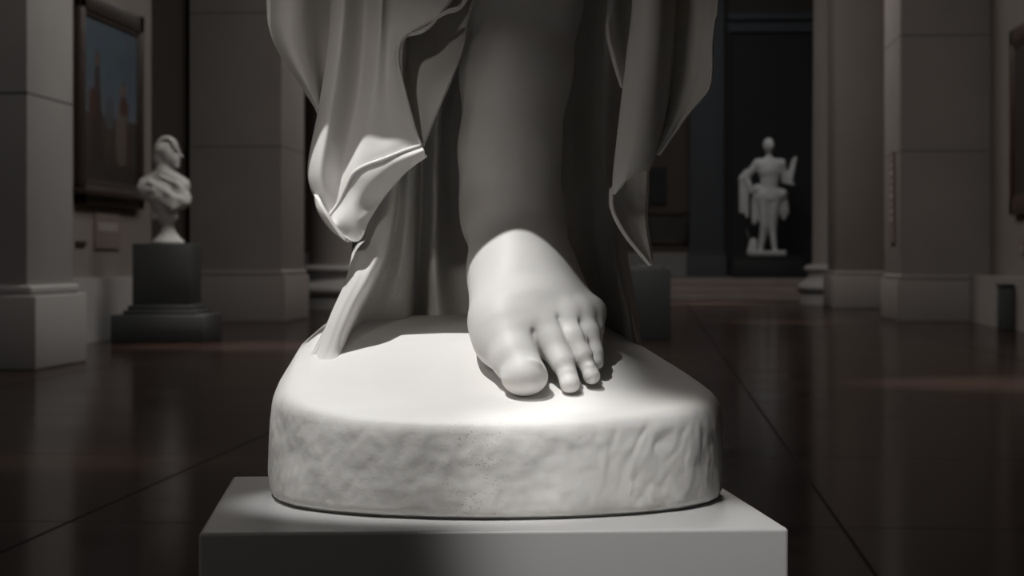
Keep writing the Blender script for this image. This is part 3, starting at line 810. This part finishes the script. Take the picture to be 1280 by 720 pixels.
# ---------------- pedestals
def pedestal(name, label, c, w, d, tiers, rz, m='black_ped'):
    r = empty(name, c, label, 'pedestal', rz)
    for nm, k0, z0, z1, bv in tiers:
        mb = MB(); mb.box(-w/2*k0, w/2*k0, -d/2*k0, d/2*k0, z0, z1, bv, 2); mb.build(nm, M[m], r, True)
    return r
bc = R(L(209, 326, 18.15)); bc.z = 0
sw = 72*18/2770
pedestal('bust_pedestal', 'dark stepped pedestal carrying the white bust on the left', bc, sw, sw,
   [('base_step', 1.62, 0, .225, .01), ('moulding', 1.28, .224, .262, .012), ('moulding', 1.14, .261, .30, .012), ('shaft', 1.0, .299, .80, .006)], TH*.0)
pc2 = R(L(812, 326, 18.7)); pc2.z = 0
pedestal('display_pedestal', 'plain black pedestal half hidden behind the marble statue on the right', pc2, .335, .335, [('shaft', 1.0, 0, .60, .006), ('cap', .8, .599, .62, .003)], TH)
pc3 = R(L(960, 326, 40)); pc3.z = .36
pedestal('statue_pedestal', 'low black pedestal under the far standing statue', pc3, 1.3, 1.0, [('body', 1.0, 0, .34, .01), ('top_slab', 1.04, .339, .385, .01)], 0, 'black')

# ---------------- bust
def Lb(px, py, dy=0): return ((px-209)*18/F, dy, (303-py)*18/F)       # local frame of the bust, origin on the pedestal
def bust_fn(p):
    s = 18/F
    B = lambda a, b, ra, rb: cap(p, Lb(*a), Lb(*b), ra*s, rb*s)
    d = B((205, 200, .0), (204, 222, .0), 8.2, 9.5)                       # neck
    d = smin(d, ell(p, Lb(212, 190, -.005), (.072, .075, .100)), .02)     # skull
    d = smin(d, ell(p, Lb(219, 197, -.015), (.045, .050, .060)), .02)      # face
    d = smin(d, B((224, 186, -.02), (228.5, 193.5, -.03), 1.3, 2.0), .006)   # nose
    d = smin(d, B((220, 203.5, -.02), (222, 205, -.03), 4, 3.6), .010)        # chin
    d = smin(d, B((223, 199, -.025), (226, 199.5, -.03), 2, 1.6), .005)        # lips
    d = smin(d, ell(p, Lb(222, 184, -.015), (.026, .05, .012)), .01)       # brow
    d = smin(d, B((204, 214, 0), (180, 229, .02), 8, 10), .04)
    d = smin(d, B((208, 214, 0), (230, 229, -.02), 8, 9), .04)
    d = smin(d, ell(p, Lb(206, 240, .0), (.185, .12, .125)), .03)
    d = smin(d, ell(p, Lb(188, 233, .02), (.088, .09, .085)), .03)
    d = smin(d, ell(p, Lb(226, 240, -.03), (.075, .09, .105)), .03)
    # cut the lower edge in a curve
    c = p[:, 2] - (Lb(0, 258)[2] + .9*(p[:, 0]-.03)**2*np.where(p[:, 0] < 0, 2.6, 1.4) - .28*p[:, 0]*0)
    d = smin(d, B((184, 234, .0), (226, 248, -.03), 10, 12), .03)
    low = B((206, 245, 0), (209, 268, 0), 23, 13)
    d = np.maximum(d, -c*.8)
    d = smin(d, low, .02)
    return d
def bust_drape(p):
    s = 18/F
    B = lambda a, b, ra, rb: cap(p, Lb(*a), Lb(*b), ra*s, rb*s)
    d = B((178, 233, -.05), (190, 226, -.085), 5, 4)
    d = smin(d, B((190, 226, -.085), (214, 240, -.135), 4, 4), .008)
    d = smin(d, B((214, 240, -.135), (236, 252, -.09), 4, 3.5), .008)
    for k in range(4):
        o_ = k*5.2
        e = B((176+k*3, 234+o_*.6, -.04), (196+k*2, 236+o_*.75, -.115), 3.4, 3.2)
        e = smin(e, B((196+k*2, 236+o_*.75, -.115), (220, 247+o_*.75, -.125), 3.2, 3.4), .006)
        e = smin(e, B((220, 247+o_*.75, -.125), (236, 248+o_*.2, -.07), 3.4, 3.0), .006)
        d = smin(d, e, .022)
    d = smin(d, B((203, 219, -.06), (224, 228, -.105), 3, 3), .01)
    d = smin(d, B((224, 228, -.105), (238, 246, -.06), 4, 3.4), .01)
    for k in range(3): d = smin(d, B((194, 262+k*4, -.04), (222, 262+k*4, -.06), 3.2, 3.2), .01)
    d = smin(d, ell(p, Lb(184, 236, .0), (.085, .09, .085)), .03); d = smin(d, B((182, 233, .0), (228, 247, -.04), 11.5, 13.0), .02)
    return d
def bust_hair(p):
    s = 18/F
    B = lambda a, b, ra, rb: cap(p, Lb(*a), Lb(*b), ra*s, rb*s)
    d = ell(p, Lb(207, 184, .012), (.094, .092, .090)); d = smin(d, ell(p, Lb(198, 194, .02), (.055, .07, .075)), .03)
    for k in range(9):
        a = k/8*PI*1.05 - .05
        d = smin(d, B((210+13*math.cos(a), 184-14*math.sin(a), -.052), (209+9*math.cos(a+.3), 180-10*math.sin(a+.3), -.062), 3.0, 2.4), .006)
    d = smin(d, B((198, 188, 0), (197, 206, .02), 6, 4), .02)
    return d
bust = empty('marble_bust', (bc.x, bc.y, .80), 'white marble bust of a draped woman looking right, on dark stepped pedestal', 'bust')
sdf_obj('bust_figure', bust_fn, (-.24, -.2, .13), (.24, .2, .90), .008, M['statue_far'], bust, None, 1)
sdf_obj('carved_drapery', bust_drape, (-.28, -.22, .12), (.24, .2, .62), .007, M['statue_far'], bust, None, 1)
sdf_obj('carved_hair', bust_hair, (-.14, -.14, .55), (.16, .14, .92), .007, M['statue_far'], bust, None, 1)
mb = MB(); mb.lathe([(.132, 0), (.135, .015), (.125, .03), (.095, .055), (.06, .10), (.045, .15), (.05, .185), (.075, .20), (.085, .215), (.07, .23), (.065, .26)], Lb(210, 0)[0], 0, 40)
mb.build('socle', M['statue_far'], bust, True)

# ---------------- far standing statue, seen from the back
def Lf(px, py, dy=0): return ((px-962)*40/F, dy, (318-py)*40/F)
def fig_fn(p):
    s = 40/F
    B = lambda a, b, ra, rb: cap(p, Lf(*a), Lf(*b), ra*s, rb*s)
    d = ell(p, Lf(963, 179.5, -.02), (.105, .12, .135))
    d = smin(d, ell(p, Lf(964, 184, .08), (.05, .06, .055)), .02)           # bun
    d = smin(d, B((963, 188), (963.5, 197), 3.6, 4.4), .03)
    d = smin(d, B((950, 202), (978, 202), 6, 6), .06)
    d = smin(d, ell(p, Lf(964, 211, 0), (.215, .14, .20)), .07)
    d = smin(d, ell(p, Lf(964, 226, 0), (.165, .12, .14)), .07)
    d = smin(d, ell(p, Lf(963, 240, .01), (.215, .15, .16)), .07)
    d = smin(d, B((949, 203), (935, 219, .02), 5.4, 4.6), .04)
    d = smin(d, B((935, 219, .02), (941, 238, -.05), 4.4, 3.2), .03)
    d = smin(d, B((979, 203), (983, 223, .03), 5.2, 4.4), .04)
    d = smin(d, B((983, 223, .03), (990, 212, -.06), 4.2, 3.0), .03)
    d = smin(d, B((990, 212, -.06), (994, 198, -.10), 3.0, 2.6), .02)
    d = smin(d, B((957, 244), (958, 280, -.02), 9.5, 6), .05)
    d = smin(d, B((958, 280, -.02), (953, 308, .02), 5.8, 3.4), .03)
    d = smin(d, B((971, 244), (967, 280, .02), 9.0, 6), .05)
    d = smin(d, B((967, 280, .02), (970, 308, -.02), 5.6, 3.2), .03)
    d = smin(d, B((953, 311, .04), (951, 312, -.16), 3.4, 2.6), .02)
    d = smin(d, B((970, 311, .0), (972, 312, -.18), 3.4, 2.6), .02)
    return d
def cloth_fn(p):
    s = 40/F
    B = lambda a, b, ra, rb: cap(p, Lf(*a), Lf(*b), ra*s, rb*s)
    d = ell(p, Lf(963, 245, .02), (.255, .17, .13))
    d = smin(d, B((949, 234, .02), (980, 240, .02), 6.5, 6.5), .08)
    d = smin(d, B((956, 248, .06), (954, 266, .04), 9, 5), .06)
    d = smin(d, B((972, 248, .06), (978, 262, .04), 9, 5), .06)
    for x0, y0, x1, y1, r in [(930, 220, 929, 262, 4.2), (935, 221, 936, 268, 3.6), (946, 244, 945, 276, 4.8), (951, 246, 951, 272, 4.0), (978, 246, 982, 270, 4.8), (983, 244, 986, 264, 3.6)]:
        d = smin(d, B((x0, y0, .06), (x1, y1, .04), r, r*.7), .05)
    d = smin(d, B((936, 214, .02), (930, 222, .04), 5, 4), .03)
    d = smin(d, B((930, 262, .04), (938, 296, .0), 2.0, 3.0)+.03, .03)
    # tree stump support
    d = smin(d, B((944, 300, .04), (942, 316, .04), 5, 7), .03)
    return d
def harp_fn(p):
    s = 40/F
    B = lambda a, b, ra, rb: cap(p, Lf(*a), Lf(*b), ra*s, rb*s)
    d = B((990, 224, -.1), (996, 196, -.1), 2.6, 2.2)
    d = smin(d, B((984, 226, -.1), (993, 228, -.1), 2.4, 2.4), .02)
    d = smin(d, B((988, 222, -.1), (991, 202, -.1), 2.0, 1.6), .02)
    return d
fs = empty('standing_statue', (pc3.x + Lf(0, 0)[0]*0, pc3.y, .745), 'pale statue of a standing half-draped woman seen from behind, on far black pedestal', 'statue')
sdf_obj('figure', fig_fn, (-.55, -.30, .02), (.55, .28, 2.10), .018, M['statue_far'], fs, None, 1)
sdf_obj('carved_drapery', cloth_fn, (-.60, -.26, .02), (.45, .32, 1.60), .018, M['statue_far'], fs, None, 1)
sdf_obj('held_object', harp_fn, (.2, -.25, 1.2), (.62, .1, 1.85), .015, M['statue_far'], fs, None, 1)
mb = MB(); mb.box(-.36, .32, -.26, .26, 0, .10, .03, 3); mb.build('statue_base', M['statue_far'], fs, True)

# ================================================================== LIGHTS
def aim(o, src, dst):
    d = (Vector(dst)-Vector(src)).normalized(); o.location = src; o.rotation_euler = d.to_track_quat('-Z', 'Y').to_euler()
def spot(name, src, dst, watts, ang, blend, rad, c=(1, 1, 1)):
    l = bpy.data.lights.new(name, 'SPOT'); l.energy = watts; l.spot_size = math.radians(ang); l.spot_blend = blend
    l.shadow_soft_size = rad; l.color = c; o = bpy.data.objects.new(name, l); link(o); aim(o, src, dst); return o
def area(name, loc, dst, watts, sx, sy, c=(1, 1, 1)):
    l = bpy.data.lights.new(name, 'AREA'); l.shape = 'RECTANGLE'; l.size = sx; l.size_y = sy; l.energy = watts; l.color = c
    o = bpy.data.objects.new(name, l); link(o); aim(o, loc, dst); return o
tgt = np.array([-.105, 2.572, PZ+.12])
kd = np.array([-.25, -.17, .93]); kd /= np.linalg.norm(kd)
spot('key_spot', R(tgt+kd*3.6), R(tgt), 500, 8.3, .6, .022, (1, .995, .985))
t2 = np.array([.165, 2.34, PZ+.02]); fd = np.array([-.15, -.42, .89]); fd /= np.linalg.norm(fd)
spot('front_spot', R(t2+fd*3.4), R(t2), 430, 9.1, .8, .03, (1, .99, .975))
# unseen area lights added under the ceiling to wash the piers and hall
for i, (y, w) in enumerate([(1, 3), (10.5, 80), (15.8, 220), (21, 14), (27, 200), (34, 34)]):
    area('hall_fill', (-.6, y, CEIL-.05), (-.6, y, 0), w, 2.6, 3.5, (1, .95, .9))
area('far_fill', (1.2, 39.5, CEIL-.05), (1.6, 40.3, 0), 20, 1.6, 1.6, (.95, .98, 1))  # added area light brightening the far end of the hall
# unseen spots brightening the bust and the far statue
spot('sculpture_spot', (bc.x+1.6, bc.y-2.6, 5.8), (bc.x, bc.y, 1.3), 12, 14, .8, .05, (1, .98, .95))
spot('sculpture_spot', (fs.location.x-.6, fs.location.y-3, 6), (fs.location.x, fs.location.y, 1.9), 120, 22, .8, .05, (1, 1, 1))
# unseen area light added as soft fill on the statue, from front left
area('statue_fill', R((-3.4, -.2, 4.6)), R((0, 2.6, .9)), 20, 2.2, 2.2, (1, .94, .89))
spot('drape_fill_spot', R((-1.2, -.7, 2.3)), R((-.29, 2.6, .84)), 85, 8.6, 1.0, .10, (1, .94, .89))  # extra spot added to brighten the drapery at the left

# unseen spots added under the ceiling for soft bright bands on the floor
for (x, y, ang, wt) in ((-3.2, 17.0, 22, 1500), (-1.4, 17.4, 22, 1200), (1.9, 12.0, 17, 1300), (3.1, 12.4, 17, 1200), (-1.9, 7.3, 12, 300), (1.7, 4.4, 12, 260), (.8, 34.6, 20, 3200), (-1.6, 34.6, 20, 2200), (-2.9, 27.0, 20, 1800), (1.4, 24.0, 16, 900)):
    spot('pool_spot', (x, y+.3, CEIL-.1), (x, y, 0), wt*2.0, ang, 1.0, .1, (1, .9, .83))
# world: faint ambient
w = bpy.data.worlds.new('world'); sc.world = w; w.use_nodes = True
w.node_tree.nodes['Background'].inputs[0].default_value = (.5, .48, .46, 1); w.node_tree.nodes['Background'].inputs[1].default_value = .02

# ================================================================== CAMERA
cam = bpy.data.cameras.new('camera'); co_ = bpy.data.objects.new('camera', cam); link(co_); sc.camera = co_
cam.sensor_width = 36; cam.lens = 36*F/1280
co_.location = (0, 0, H); co_.rotation_euler = (PI/2, 0, TH)
cam.shift_y = -(360-326)/1280
cam.clip_start = .05; cam.clip_end = 100
cam.dof.use_dof = True; cam.dof.focus_distance = 2.55; cam.dof.aperture_fstop = 13
sc.view_settings.view_transform = 'Standard'; sc.view_settings.look = 'None'
sc.view_settings.exposure = 0; sc.view_settings.gamma = 1; sc.view_settings.use_curve_mapping = False
